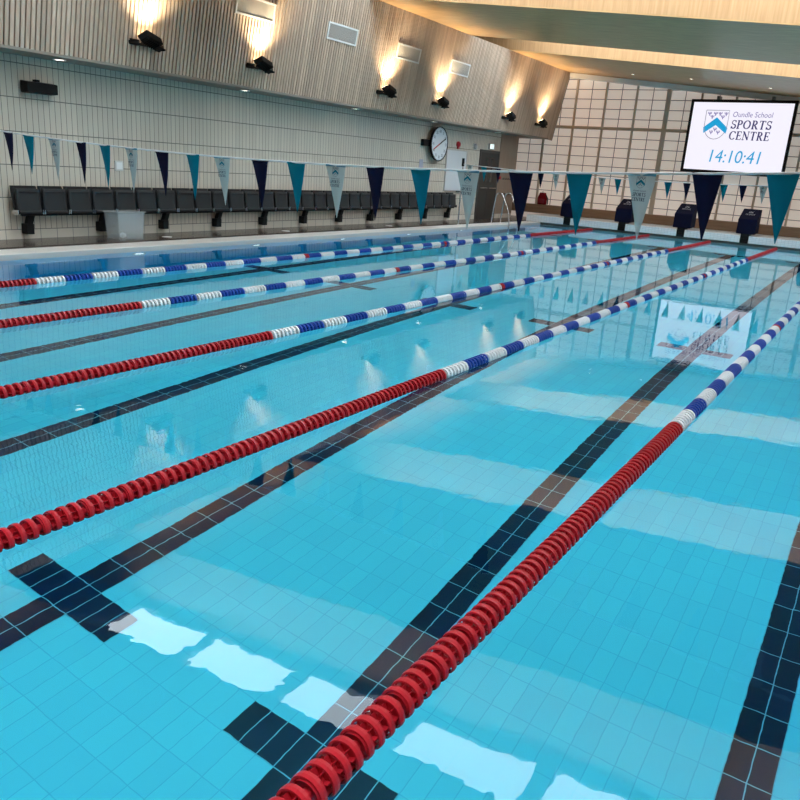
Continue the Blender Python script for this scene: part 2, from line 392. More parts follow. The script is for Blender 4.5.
for i in range(5):
    x = -W*i + (.015 if i == 0 else 0); root = empty('lane_rope', (x, (-.10, -.09, -.09, -.06, -.06)[i], .006))
    tag(root, 'red, white and blue floating %s' % names_r[i], 'lane rope', 'floating lane ropes across the pool')
    MB().tube([(0, .0, 0), (0, 25.05, 0)], .006, 6).build('cable', m_cable, root)
    nfl = 0; rest = MB(); rest_m = []; y = 5.0-PITCH*88; kk = 0
    while y + PITCH < 24.93:
        yc = y+PITCH/2
        if yc < 5.0 or yc > 19.75: m_ = 0
        elif abs(yc-10.05) < .055 or abs(yc-15.0) < .055: m_ = 0
        else: m_ = 2 if int((yc-5.0)/.39) % 2 == 0 else 1
        kind = (0, 0, 1, 2)[kk % 4]; ang = kk*2.4
        if y > near_start[i] and nfl < 100:
            o = bpy.data.objects.new('float', fmesh(kind, m_mix[m_])); C.objects.link(o); o.parent = root
            o.location = (0, y, 0); o.rotation_euler = (0, ang, 0); nfl += 1
        else:
            u = FU[kind]; Q = Matrix.Translation((0, y, 0)) @ Matrix.Rotation(ang, 4, 'Y')
            rest.add([Q @ Vector(p) for p in u.v], u.f); rest_m += [m_]*len(u.f)
        y += PITCH; kk += 1
    me = bpy.data.meshes.new('float'); me.from_pydata(rest.v, [], rest.f)
    for q in m_mix: me.materials.append(q)
    me.polygons.foreach_set('material_index', rest_m)
    bm = bmesh.new(); bm.from_mesh(me); bmesh.ops.recalc_face_normals(bm, faces=bm.faces); bm.to_mesh(me); bm.free()
    o = bpy.data.objects.new('float', me); C.objects.link(o); o.parent = root; o['kind'] = 'stuff'

# ------------------------------------------------------------------ lettering and emblem (flat artwork in a local x,z frame)
def ribbon(mb, pts, w0, mp):
    n = len(pts); L = []; R_ = []
    for i, (x, z, *ww) in enumerate(pts):
        w_ = ww[0] if ww else w0
        a = pts[max(i-1, 0)]; b = pts[min(i+1, n-1)]; dx, dz = b[0]-a[0], b[1]-a[1]; q = math.hypot(dx, dz) or 1
        L.append(mp(x - dz/q*w_/2, z + dx/q*w_/2)); R_.append(mp(x + dz/q*w_/2, z - dx/q*w_/2))
    for i in range(n-1): mb.quad(L[i], L[i+1], R_[i+1], R_[i])
def arc(cx, cz_, rx, rz, a0, a1, n=12, thick=.17, thin=.07):
    o = []
    for i in range(n+1):
        a = math.radians(a0 + (a1-a0)*i/n); o.append((cx+rx*math.cos(a), cz_+rz*math.sin(a), thin + (thick-thin)*abs(math.cos(a))))
    return o
T_, t_ = .17, .075
GL = {
 'S': (.55, [arc(.28, .74, .19, .22, 20, 250, 10, .1, .09) + arc(.30, .27, .2, .23, 80, -170, 10, .16, .1), [(.49, .98, t_), (.47, .72, t_)], [(.06, .02, t_), (.08, .3, t_)]]),
 'P': (.62, [[(.17, 0, T_), (.17, 1, T_)], [(.03, .03, t_), (.33, .03, t_)], [(.03, .97, t_), (.2, .97, t_)], [(.17, .96, t_)] + arc(.28, .72, .24, .24, 90, -90, 10) + [(.17, .48, t_)]]),
 'O': (.82, [arc(.4, .5, .32, .46, 0, 360, 24)]),
 'R': (.72, [[(.17, 0, T_), (.17, 1, T_)], [(.03, .03, t_), (.32, .03, t_)], [(.03, .97, t_), (.2, .97, t_)], [(.17, .96, t_)] + arc(.28, .73, .23, .23, 90, -90, 10) + [(.17, .5, t_)], [(.32, .5, .15), (.6, .02, .17)], [(.5, .03, t_), (.72, .03, t_)]]),
 'T': (.68, [[(.34, 0, T_), (.34, 1, T_)], [(.03, .96, .08), (.65, .96, .08)], [(.06, .98, t_), (.05, .78, t_)], [(.62, .98, t_), (.63, .78, t_)], [(.2, .03, t_), (.48, .03, t_)]]),
 'C': (.72, [arc(.4, .5, .32, .46, 42, 318, 20), [(.66, .98, t_), (.65, .72, t_)]]),
 'E': (.62, [[(.17, 0, T_), (.17, 1, T_)], [(.03, .96, t_), (.55, .96, t_)], [(.03, .04, t_), (.57, .04, t_)], [(.17, .51, t_), (.45, .51, t_)], [(.54, .98, t_), (.55, .78, t_)], [(.57, .02, t_), (.59, .24, t_)], [(.44, .62, t_), (.44, .4, t_)]]),
 'N': (.84, [[(.16, 0, t_), (.16, 1, t_)], [(.14, .97, .17), (.68, .05, .17)], [(.68, 0, t_), (.68, 1, t_)], [(.03, .03, t_), (.3, .03, t_)], [(.02, .97, t_), (.18, .97, t_)], [(.56, .97, t_), (.82, .97, t_)]]),
}
def serif_text(mb, txt, x, z, h, mp, shear=0, width=None):
    tot = sum(GL[c][0] for c in txt) + .06*(len(txt)-1); sx = (width/tot) if width else h
    for c in txt:
        w_, st = GL[c]
        for s_ in st:
            ribbon(mb, [(x + (p[0] + shear*p[1])*sx, z + p[1]*h, (p[2] if len(p) > 2 else .1)*(h+sx)/2) for p in s_], .1, mp)
        x += (w_+.06)*sx
def shield(mbs, cx, ct, wd_, mp):            # mbs: outline, chevron, charges ; ct = top z
    o_, ch, cg = mbs; hh = wd_*1.25
    pts = [(cx-wd_/2, ct), (cx+wd_/2, ct)] + [(cx+wd_/2*math.cos(a), ct-hh*.5-hh*.5*math.sin(a)) for a in [math.radians(q) for q in range(0, 181, 15)]] + [(cx-wd_/2, ct)]
    ribbon(o_, pts, wd_*.03, mp)
    for s_ in (1, -1):
        a, b = (cx, ct-hh*.24), (cx+s_*wd_*.53, ct-hh*.60)
        ch.quad(mp(a[0], a[1]), mp(b[0], b[1]), mp(b[0]-s_*wd_*.04, b[1]-hh*.20), mp(a[0], a[1]-hh*.27))
    for (dx, dz) in ((-.34, .06), (-.08, .06), (.12, .06), (.38, .06), (-.21, .17), (.25, .17), (0, .60), (-.15, .70), (.15, .70)):
        u = wd_*.075; x0, z0 = cx+dx*wd_, ct-dz*hh
        ribbon(cg, [(x0, z0), (x0, z0-u*2.2)], u*.5, mp); ribbon(cg, [(x0-u*.9, z0), (x0-u*.8, z0-u*.9), (x0, z0-u*1.2), (x0+u*.8, z0-u*.9), (x0+u*.9, z0)], u*.45, mp)
def font_mesh(txt, size, shear=0, sx=1.0):
    cu = bpy.data.curves.new('t', 'FONT'); cu.body = txt; cu.size = size; cu.shear = shear; cu.resolution_u = 3
    o = bpy.data.objects.new('t', cu); C.objects.link(o)
    dg = bpy.context.evaluated_depsgraph_get(); me = bpy.data.meshes.new_from_object(o.evaluated_get(dg))
    bpy.data.objects.remove(o)
    for v in me.vertices: v.co = Vector((v.co.x*sx, 0, v.co.y))
    return me
def mesh_obj(name, me, m_, parent, loc):
    me.materials.clear(); me.materials.append(m_); o = bpy.data.objects.new(name, me); C.objects.link(o); o.parent = parent; o.location = loc; return o

# ------------------------------------------------------------------ scoreboard screen
tvY = 26.42; sx0, sx1, sz0, sz1 = -5.36, -2.27, 2.06, 4.26
tv = empty('display_screen', (0, tvY, 0)); tag(tv, 'large lit wall screen showing a shield crest and a clock, hung on the far wall', 'screen')
MB().box(sx0, sx1, 0, .12, sz0, sz1).build('housing', m_black, tv, bev=.01)
bz = .085
fr = MB(); fr.box(sx0, sx1, -.03, 0, sz0, sz0+bz); fr.box(sx0, sx1, -.03, 0, sz1-bz, sz1); fr.box(sx0, sx0+bz, -.03, 0, sz0+bz, sz1-bz); fr.box(sx1-bz, sx1, -.03, 0, sz0+bz, sz1-bz)
fr.build('bezel', m_black, tv)
MB().box(sx0+bz, sx1-bz, -.006, -.001, sz0+bz, sz1-bz).build('display', m_scr, tv)
mnt = MB()
for x in (-4.6, -3.0): mnt.box(x-.04, x+.04, .12, YF-.09-tvY, sz0+.3, sz1+.12)
mnt.build('bracket', m_frame, tv)
mp = lambda x, z: (x, -.009, z)
S = (sx1-sx0)/106.0                          # metres per photo pixel on the screen
def SXp(px): return sx0 + (px-687)*(sx1-sx0)/105.0   # about
sw, sh = sx1-sx0-2*bz, sz1-sz0-2*bz; ox, oz = sx0+bz, sz1-bz
U = lambda u, v: (ox+u*sw, oz-v*sh)
o1, o2, o3 = MB(), MB(), MB(); c_ = U(.262, .115); shield((o1, o2, o3), c_[0], c_[1], sw*.235, mp)
o1.build('crest_outline', m_e_gr, tv); o2.build('chevron', m_e_cy, tv); o3.build('crest_charge', m_e_pu, tv)
tx = MB(); a = U(.415, .375); serif_text(tx, 'SPORTS', a[0], a[1], sh*.125, mp, .06, sw*.40)
a = U(.415, .535); serif_text(tx, 'CENTRE', a[0], a[1], sh*.125, mp, .06, sw*.40); tx.build('lettering', m_e_nv, tv)
me = font_mesh('Oundle School', 1, .12); wd_ = max(v.co.x for v in me.vertices); s_ = sw*.40/wd_
for v in me.vertices: v.co = Vector((v.co.x*s_, 0, v.co.z*s_*1.15))
a = U(.415, .205); mesh_obj('lettering', me, m_e_pu, tv, (a[0], -.009, a[1]))
me = font_mesh('14:10:41', 1, .12); wd_ = max(v.co.x for v in me.vertices); s_ = sw*.545/wd_
for v in me.vertices: v.co = Vector((v.co.x*s_, 0, v.co.z*s_*1.12))
a = U(.225, .875); mesh_obj('clock_digits', me, m_e_cy, tv, (a[0], -.009, a[1]))

# ------------------------------------------------------------------ flag lines and pennants
def flag_print(parent, wd_, front=-.003):
    mp_ = lambda x, z: (x, front, z)
    a, b, c = MB(), MB(), MB(); shield((a, b, c), .004, -.02, wd_*.30, mp_)
    a.add(c.v, c.f); a.build('crest', m_ink, parent); b.build('chevron', m_inkc, parent)
    t = MB(); serif_text(t, 'SPORTS', -wd_*.21, -.150, .024, mp_, 0, wd_*.46); serif_text(t, 'CENTRE', -wd_*.21, -.182, .024, mp_, 0, wd_*.46); t.build('lettering', m_ink, parent)
    me = font_mesh('Oundle School', 1); w0 = max(v.co.x for v in me.vertices); s = wd_*.44/w0
    for v in me.vertices: v.co *= s
    mesh_obj('lettering', me, m_ink, parent, (-wd_*.20, front, -.118))
def pennant(m_, wd_, ht, printed):
    root = empty('pennant', (0, 0, 0)); n = 8; v = []; f = []
    for i in range(n+1):
        t = i/n; z = -ht*t; hw = wd_/2*(1-t)+.002; bow = .010*math.sin(t*3.1)
        k_ = .035*t; v += [(-hw+k_, bow, z), (k_, bow-.004*(1-t), z), (hw+k_, bow, z)]
    for i in range(n): f += [(3*i, 3*i+1, 3*i+4, 3*i+3), (3*i+1, 3*i+2, 3*i+5, 3*i+4)]
    mb = MB(); mb.add(v, f, True); o = mb.build('cloth', m_, root)
    so = o.modifiers.new('s', 'SOLIDIFY'); so.thickness = .0012
    MB().box(-wd_/2, wd_/2, -.004, .004, -.014, .002).build('hem', m_hem if printed else m_, root)
    if printed: flag_print(root, wd_, -.007)
    return root
def zs1(x): return 1.605 + .0064*(x+3.9)**2 if x < -3.9 else 1.605 + .0082*(x+3.9)**2
def zs2(x): return 1.675 + .0055*(x+5.4)**2
COL = [('navy', m_navy), ('teal', m_teal), ('white', m_wcloth)]
protos = [pennant(m_navy, .19, .43, 0), pennant(m_teal, .19, .43, 0), pennant(m_wcloth, .2, .44, 1)]
used = [0, 0, 0]
def place_pennant(ci, x, y, z, label, group, sc=1, rz=0):
    o = protos[ci] if not used[ci] else copy_tree(protos[ci])
    used[ci] = 1; o.location = (x, y, z); o.scale = (sc,)*3; o.rotation_euler = (random.uniform(-.03, .03), 0, rz)
    tag(o, label, 'flag', group)
cnt = [0, 0, 0]
near = [-7.93, -7.54, -7.06, -6.59, -6.19, -5.77, -5.31, -4.87, -4.48, -4.0, -3.57, -3.13, -2.72, -2.28, -1.85, -1.41, -.96, -.515, -.09, .357]
for i, x in enumerate(near):
    ci = i % 3; nm = COL[ci][0]; k_ = cnt[ci]; cnt[ci] += 1
    ex = ' with printed crest' if ci == 2 else ''
    place_pennant(ci, x, 5.0, zs1(x), 'large %s pennant%s on the nearer flag line, %s %s from left' % (nm, ex, ORD[k_], nm), 'pennants on the nearer flag line', rz=random.uniform(-.1, .1))
for x, ci in ((.80, 2), (1.24, 0), (-8.37, 2), (-8.81, 1)):
    place_pennant(ci, x, 5.0, zs1(x), '%s triangular pennant on the nearer flag line, near its %s end' % (COL[ci][0], 'right' if x > 0 else 'left'), 'pennants on the nearer flag line')
fx = [(-9.27, 1), (-8.82, 0), (-9.72, 2), (-8.38, 2), (-7.95, 1), (-7.52, 0), (-7.08, 2), (-6.65, 1), (-6.22, 0), (-5.79, 2), (-5.366, 1), (-4.94, 0), (-4.5, 2), (-4.087, 1), (-3.623, 0), (-3.2, 2), (-2.751, 1), (-2.319, 0), (-1.87, 2), (-1.44, 1), (-1.0, 0)]
cnt = [0, 0, 0]
for x, ci in sorted(fx):
    nm = COL[ci][0]; k_ = cnt[ci]; cnt[ci] += 1
    place_pennant(ci, x, 20.0, zs2(x), 'small %s pennant on the farther flag line, %s %s from left' % (nm, ORD[k_], nm), 'pennants on the farther flag line', .95)
def flag_line(y, zf, r, label):
    o = MB().tube([(x, y, zf(x)) for x in [-9.95+.3*i for i in range(42)]], r, 6).build('flag_line', m_white)
    tag(o, label, 'rope', 'flag lines strung over the pool')
flag_line(5.0, zs1, .009, 'white cord carrying the large nearer pennants across the pool')
flag_line(20.0, zs2, .011, 'white cord carrying the small distant pennants across the pool')
for (x, y, zf, lb) in ((-9.95, 5, zs1, 'steel flag post at the left end of the nearer flag line'), (2.3, 5, zs1, 'steel flag post at the right end of the nearer flag line'),
                       (-9.95, 20, zs2, 'thin steel flag post standing by the whiteboard on the left deck'), (2.3, 20, zs2, 'steel flag post at the right end of the farther flag line')):
    zb = .07 if x < 0 else .07
    p = empty('flag_post', (x, y, zb)); tag(p, lb, 'post', 'posts holding the flag lines'); zt = zf(x) if x < 0 else zf(2.3)
    MB().tube([(0, 0, 0.008), (0, 0, zt+.02-zb)], .019, 12).build('pole', m_steel, p)
    MB().lathe([(0, 0.0), (.06, 0.0), (.06, .02), (.025, .03)], 20).build('base_plate', m_steel, p)
    MB().box(-.03, .03, -.03, .03, zt-.06-zb, zt+.16-zb).build('clamp', m_black, p, bev=.005)
    
# ------------------------------------------------------------------ seats along the wall
def seat_proto():
    r = empty('tip_up_seat', (0, 0, 0))            # origin: wall beam, seat faces +x, width along y
    w_ = .405
    # backrest: slightly curved rounded panel
    def panel(x0, z0, x1, z1, th, curve, wid):
        v = []; f = []; ny, nz = 8, 7
        for side in (0, 1):
            for i in range(nz+1):
                t = i/nz; x = x0+(x1-x0)*t + curve*math.sin(t*math.pi); z = z0+(z1-z0)*t
                inset = .010*(abs(2*t-1)**10)
                for j in range(ny+1):
                    u = j/ny*2-1; v.append((x + (th if side else 0) - .015*(u*u)*side + .0*u, u*(wid/2-inset), z))
        N = (ny+1)*(nz+1)
        for i in range(nz):
            for j in range(ny):
                a = i*(ny+1)+j; f.append((a, a+ny+1, a+ny+2, a+1)); f.append((N+a, N+a+1, N+a+ny+2, N+a+ny+1))
        for i in range(nz):
            for j in (0, ny):
                a = i*(ny+1)+j; f.append((a, a+ny+1, N+a+ny+1, N+a))
        for j in range(ny):
            for i in (0, nz):
                a = i*(ny+1)+j; f.append((a, a+1, N+a+1, N+a))
        return MB().add(v, f, True)
    panel(.02, .46, -.05, .84, .05, .015, w_+.03).build('backrest', m_darkrim, r)
    s = panel(.10, .415, .06, .80, .045, -.008, w_).build('seat', m_dark, r)
    MB().tube([(.14, -w_*.46, .445), (.14, w_*.46, .445)], .022, 10).build('front_roll', m_dark, s)
    MB().box(.100, .118, -w_*.38, w_*.38, .742, .752).build('rib', m_darkrim, s)
    h = MB()
    for sgn in (-1, 1): h.box(.0, .15, sgn*(w_/2+.012)-.008, sgn*(w_/2+.012)+.008, .408, .48)
    h.box(.02, .04, -w_/2-.01, w_/2+.01, .41, .43)
    h.build('hinge', m_steel, r)
    return r
seat0 = seat_proto()
NS = 31; sy0 = 6.87; ps = .4615
for i in range(NS):
    o = seat0 if i == 0 else copy_tree(seat0)
    o.location = (-10.69, sy0+ps*i, .1)
    if i == 0: lb = 'charcoal folded tip-up seat at the left end of the wall seating row'
    elif i == NS-1: lb = 'charcoal folded tip-up seat at the far end of the wall row, nearest the whiteboard'
    elif i < 10: lb = 'charcoal folded tip-up seat against the tiled wall, %s from the left end' % ORD[i]
    elif i < 21: lb = 'charcoal folded tip-up seat mid-row along the tiled wall, %s after the tenth' % (ORD+['eleventh'])[i-10]
    else: lb = 'charcoal folded tip-up seat in the far part of the row, %s from the far end' % (ORD+['eleventh'])[NS-1-i]
    tag(o, lb, 'seat', 'folded seats along the tiled wall')
bt = empty('seat_beam', (-10.7, 6.5, .1)); tag(bt, 'black beam on wall brackets carrying the row of folded seats', 'bench frame')
MB().box(-.03, .03, .30, NS*ps+.2, .375, .41).build('beam', m_black, bt)
for i in range(11):
    y = 6.93-6.5+1.38*i
    b = MB(); b.box(-.13, .02, y-.065, y+.065, .085, .25); b.build('wall_bracket', m_black, bt, bev=.008)
    n_ = MB().hexa([(-.08, y-.045, .24), (.02, y-.045, .24), (.02, y+.045, .24), (-.08, y+.045, .24), (-.04, y-.03, .38), (.05, y-.03, .38), (.05, y+.07, .38), (-.04, y+.07, .38)])
    n_.build('bracket_arm', m_black, bt)

# storage box
bx = empty('storage_box', (-10.33, 8.47, .1)); tag(bx, 'cloudy clear plastic storage box on the deck before the seats', 'box')
o = MB(); L0, L1, W0, W1, HB = .25, .275, .16, .185, .44
def frust(mb, l0, w0, l1, w1, z0, z1): mb.hexa([(-w0, -l0, z0), (w0, -l0, z0), (w0, l0, z0), (-w0, l0, z0), (-w1, -l1, z1), (w1, -l1, z1), (w1, l1, z1), (-w1, l1, z1)])
ob = MB(); ob.v = []; frust(ob, L0, W0, L1, W1, 0, HB); ob.f = [q for i, q in enumerate(ob.f) if i != 1]; ob.sm = ob.sm[:5]
o = ob.build('tub', m_clear, bx); so = o.modifiers.new('s', 'SOLIDIFY'); so.thickness = .004
MB().box(-W1-.012, W1+.012, -L1-.02, L1+.02, HB, HB+.03).build('lid', m_clear, bx, bev=.006)
fl = MB(); fl.lathe([(0, -.05), (.045, -.03), (.055, 0), (.045, .03), (0, .05)], 16)
o = fl.build('white_ball', m_white); o.location = (-10.30, 8.40, .28-.02); tag(o, 'small white object seen inside the clear storage box', 'ball')
o.location.z = .154+.002

# ------------------------------------------------------------------ starting blocks
def block():
    r = empty('starting_block', (0, 0, 0))
    w_ = .268
    # navy cover: sloped top, skirt
    c_ = MB()
    v = [(-w_, -.28, .045), (w_, -.28, .045), (w_, .38, .07), (-w_, .38, .07), (-w_, -.27, .48), (w_, -.27, .48), (w_-.005, .36, .78), (-w_+.005, .36, .78)]
    c_.hexa(v); c_.build('cover', m_navyc, r, bev=.02)
    # printed crest on the sloping top
    n = Vector((0, -.30, .63)).normalized(); dv = Vector((0, .63, .30)).normalized(); c0 = Vector((0, .045, .63)) + n*.006
    mp_ = lambda x, z: tuple(c0 + Vector((x, 0, 0)) + dv*(z+.11) + n*.006)
    a, b, c = MB(), MB(), MB(); shield((a, b, c), 0, .06, .12, mp_); a.add(b.v, b.f); a.build('crest', m_inkw, r)
    t = MB(); serif_text(t, 'SPORTS', -.13, -.15, .035, mp_, 0, .26); serif_text(t, 'CENTRE', -.13, -.20, .035, mp_, 0, .26); t.build('lettering', m_inkw, r)
    p = MB(); p.box(-.115, -.02, -.19, -.13, 0, .2); p.box(.02, .115, -.19, -.13, 0, .2); p.box(-.115, .115, -.13, .12, .0, .12); p.build('pedestal', m_black, r, bev=.006)
    p = MB(); p.box(-.12, .12, -.275, -.255, -.22, .14); 
    for zz in (-.18, -.10, -.02): p.box(-.12, .12, -.29, -.275, zz, zz+.02)
    p.build('front_bracket', m_black, r, bev=.003)
    return r
b0 = block()
for i, xk in enumerate([-4.5, -3.5, -2.5, -1.5, -.5, .5]):
    o = b0 if i == 0 else copy_tree(b0); o.location = (xk*W, 25.262, .296)
    tag(o, 'starting block under a navy fabric cover on the far end wall, %s from the left' % ORD[i], 'starting block', 'covered starting blocks')

# backpack on the timber ledge
bp_ = empty('backpack', (-10.2, YF-.17, .602)); tag(bp_, 'small red backpack sitting on the timber ledge at the far wall', 'backpack')
b = MB(); prof = []
for i in range(9):
    t = i/8; prof.append((.175*(1-.45*max(0, t-.55)**1.2*2.2), t*.42))
v = []; f = []
for (hw, z) in prof:
    for j in range(12):
        a = j*math.tau/12; ca, sa = math.cos(a), math.sin(a)
        v.append((math.copysign(abs(ca)**.6, ca)*hw, math.copysign(abs(sa)**.7, sa)*.11*(hw/.2), z))
for i in range(8):
    for j in range(12): f.append((i*12+j, i*12+(j+1) % 12, (i+1)*12+(j+1) % 12, (i+1)*12+j))
f += [tuple(range(12))[::-1], tuple(range(96, 108))]
b.add(v, f, True); b.build('body', mat('red fabric', (.20, .008, .014), .8, spec=.1), bp_)
MB().box(-.12, .12, -.15, -.08, .04, .2).build('front_pocket', mat('dark red fabric', (.2, .01, .018), .7), bp_, bev=.02)
MB().tube([(-.03, 0, .41), (-.03, 0, .45), (.03, 0, .45), (.03, 0, .41)], .008, 6).build('handle', m_black, bp_)
MB().tube([(.15, -.05, .34), (.23, -.06, .22), (.24, -.05, .02)], .02, 8).build('strap', m_black, bp_)

# ------------------------------------------------------------------ fixtures on the side wall
# door
d = empty('door_1', (WX, 23.45, .1)); struct(d)
m_door = mat('grey door', (.045, .04, .036), .5, spec=.2)
f_ = MB(); f_.box(0, .03, -.72, -.64, 0, 2.12); f_.box(0, .03, .64, .72, 0, 2.12); f_.box(0, .03, -.72, .72, 2.12, 2.2); f_.build('door_frame', mat('dark door frame', (.04, .037, .035), .4), d)
for s_, n_ in ((-1, 'door_leaf'), (1, 'door_leaf')):
    y0, y1 = (-.64, .0) if s_ < 0 else (.0, .64)
    l = MB().box(.004, .022, y0+.004, y1-.004, .0, 2.12).build(n_, m_door, d)
    MB().box(.022, .028, y0+(.40 if s_ < 0 else .12), y0+(.52 if s_ < 0 else .24), 1.2, 1.95).build('vision_panel', mat('dark glass', (.02, .022, .025), .1), l)
    MB().tube([(.05, y0+.06, 1.0), (.05, y1-.06, 1.0)], .015, 8).build('push_bar', m_steel, l)
# whiteboard
wb = empty('whiteboard', (WX, 21.18, 1.0)); tag(wb, 'white noticeboard on the tiled wall between the clock and the door', 'whiteboard')
MB().box(.0, .02, -.62, .62, 0, 1.17).build('board', mat('white board', (.60, .62, .64), .3), wb)
fb = MB(); fb.box(0, .028, -.65, -.62, -.02, 1.19); fb.box(0, .028, .62, .65, -.02, 1.19); fb.box(0, .028, -.62, .62, 1.17, 1.19); fb.box(0, .028, -.62, .62, -.02, 0); fb.build('frame', mat('aluminium', (.5, .5, .5), .35, 1), wb)
MB().box(.02, .07, .1, .55, -.03, -.01).build('pen_tray', m_black, wb)
# pace clock
ck = empty('pace_clock', (WX+.16, 19.8, 2.3), 0); tag(ck, 'large round white pace clock with a red and black hand above the seats', 'clock')
RY = Matrix.Rotation(math.pi/2, 4, 'Y')
MB().lathe([(0, -.05), (.47, -.05), (.48, 0), (.48, .02), (.455, .02), (.455, .005), (0, .005)], 48, RY, smooth=False).build('case', m_black, ck)
MB().lathe([(0, .006), (.452, .006), (.452, .010), (0, .010)], 48, RY, smooth=False).build('dial', mat('clock dial', (.70, .73, .76), .4), ck)
nums = ['60', '5', '10', '15', '20', '25', '30', '35', '40', '45', '50', '55']
for i, s_ in enumerate(nums):
    a = math.radians(90-30*i); me = font_mesh(s_, .11); w0 = max(v.co.x for v in me.vertices)
    for v in me.vertices: v.co = Vector((.013, v.co.x-w0/2, v.co.z-.04))
    mesh_obj('numeral', me, m_ink, ck, (0, .355*math.cos(a), .355*math.sin(a)))
tk = MB()
for i in range(60):
    Q = Matrix.Rotation(math.tau*i/60, 4, 'X'); tk.box(.011, .013, -.003, .003, .42, .445, Q)
tk.build('tick_marks', m_ink, ck)
Q = Matrix.Rotation(math.radians(-64), 4, 'X')
MB().box(.016, .022, -.016, .016, 0, .37, Q).build('black_hand', m_black, ck)
Q = Matrix.Rotation(math.radians(116), 4, 'X'); MB().box(.016, .022, -.016, .016, 0, .37, Q).build('red_hand', m_red, ck)
MB().box(-.155, -.055, -.78, -.10, -.09, .09).build('bracket_box', m_black, ck, bev=.01)
def plate(name, y, z, sy_, sz_, th, m_, label, cat, bev=.004):
    o = MB().box(0, th, -sy_/2, sy_/2, -sz_/2, sz_/2).build(name, m_, bev=bev, loc=(WX, y, z)); tag(o, label, cat); return o
sb = plate('switch_panel', 8.78, 1.3, .17, .17, .03, mat('off white plastic', (.6, .6, .58), .4), 'small square white switch panel on the tiled wall above the seats', 'switch')
MB().box(.03, .036, -.06, .06, -.06, .06).build('cover_plate', m_white, sb, bev=.002)
s2 = plate('notice_plate', 19.12, 1.72, .2, .24, .01, mat('grey plate', (.33, .34, .42), .5), 'small grey notice plate on the tiled wall below the pace clock', 'sign')
al = empty('alarm_sounder', (WX, 21.2, 2.36)); tag(al, 'small round red alarm sounder on the wall above the whiteboard', 'alarm')
MB().lathe([(0, 0), (.09, 0), (.09, .05), (.05, .09), (0, .1)], 24, RY).build('body', m_red, al); MB().box(.0, .05, -.05, .05, -.13, -.07).build('base', m_red, al)
bc = empty('wall_beacon', (WX, 22.33, 2.36)); tag(bc, 'small round grey beacon on the wall left above the door', 'lamp')
MB().lathe([(0, 0), (.09, 0), (.085, .06), (.04, .09), (0, .1)], 24, RY).build('dome', mat('grey plastic', (.45, .46, .46), .4), bc); MB().lathe([(.09, 0), (.1, 0), (.1, .02), (.09, .02)], 24, RY, closed=True).build('rim', m_white, bc)
ex = empty('exit_sign', (WX+.0, 23.45, 2.42)); tag(ex, 'small lit exit sign with white pictogram above the grey door', 'sign')
MB().box(0, .06, -.16, .16, -.09, .09).build('housing', mat('grey sign', (.3, .32, .33), .4), ex, bev=.005)
MB().box(.061, .064, -.13, -.01, -.07, .07).build('pictogram', mat('lit pictogram', (.8, .85, .85), .4, emit=(.8, .95, .9), es=1.2), ex); MB().box(.061, .064, .02, .13, -.07, .07).build('arrow_panel', mat('lit arrow panel', (.8, .85, .85), .4, emit=(.8, .95, .9), es=1.0), ex)
for z, lb in ((1.42, 'upper row of coat hooks on the brown wall right of the door'), (.92, 'lower row of coat hooks on the brown wall right of the door')):
    hk = empty('hook_rail', (WX+.012, 24.9, z)); tag(hk, lb, 'hooks', 'coat hook rails')
    MB().box(0, .02, -.45, .45, -.03, .03).build('rail', m_veneer, hk)
    for j in range(5): MB().tube([(.02, -.36+.18*j, 0), (.07, -.36+.18*j, -.01), (.08, -.36+.18*j, .04)], .012, 6).build('hook', m_black, hk)
re_ = plate('red_call_point', 24.32, 1.45, .1, .1, .05, m_red, 'tiny red call point on the wall just right of the door', 'alarm')
re_.location.x = WX+.012
# wedge speaker
sp_ = empty('wall_speaker', (WX, 7.27, 2.42)); tag(sp_, 'black wedge speaker high on the tiled wall at the left', 'speaker')
cab = MB().prism([(.06, -.28, -.09), (.22, -.26, -.08), (.22, -.26, .07), (.06, -.28, .09)], (0, .52, 0)); cab.build('cabinet', m_black, sp_, bev=.012)
MB().box(.0, .1, -.03, .03, .07, .12).build('bracket', m_black, sp_)

# floodlights and ventilation grilles on the battened bulkhead
def flood():
    r = empty('floodlight', (0, 0, 0))          # at the cladding surface; +x out of it
    m_hot = mat('lit lamp glass', (.9, .8, .6), .3, emit=(1, .75, .45), es=12)
    Q = Matrix.Rotation(math.radians(-14), 4, 'X') @ Matrix.Rotation(math.radians(-24), 4, 'Y') @ Matrix.Scale(.8, 4)
    b = MB(); b.hexa([Q @ Vector(p) + Vector((.03, 0, 0)) for p in [(.12, -.17, -.06), (.34, -.17, -.06), (.34, .24, -.05), (.12, .24, -.05), (.08, -.22, .06), (.38, -.22, .06), (.38, .16, .04), (.08, .16, .04)]])
    hs = b.build('housing', m_black, r, bev=.012)
    fins = MB()
    for j in range(7): fins.box(.13, .33, -.14+.05*j, -.125+.05*j, -.10, -.055, Q)
    fins.build('cooling_fin', m_black, hs)
    MB().box(.12, .34, -.18, .12, .058, .064, Q).build('lens', m_hot, r)
    dr = MB().box(.10, .26, .22, .36, -.07, .02, Q).build('driver_box', m_black, r, bev=.01)
    y_ = MB(); y_.box(.0, .05, -.25, -.10, -.03, .06); y_.box(.0, .24, -.265, -.245, -.0, .03); y_.box(.0, .24, .27, .29, -.06, -.03); y_.box(0, .03, -.26, .28, -.02, .02)
    y_.build('bracket', m_black, r)
    l = bpy.data.lights.new('floodlight_beam', 'SPOT'); l.energy = 400; l.color = (1, .77, .48); l.spot_size = math.radians(130); l.spot_blend = 1; l.shadow_soft_size = .1
    lo = bpy.data.objects.new('floodlight_beam', l); C.objects.link(lo); lo.parent = r; lo.location = (.23, 0, .16); lo.rotation_euler = (math.pi, math.radians(2), 0)
    return r
f0 = flood(); fy = [8.75, 11.45, 15.85, 18.45, 22.75, 25.35]
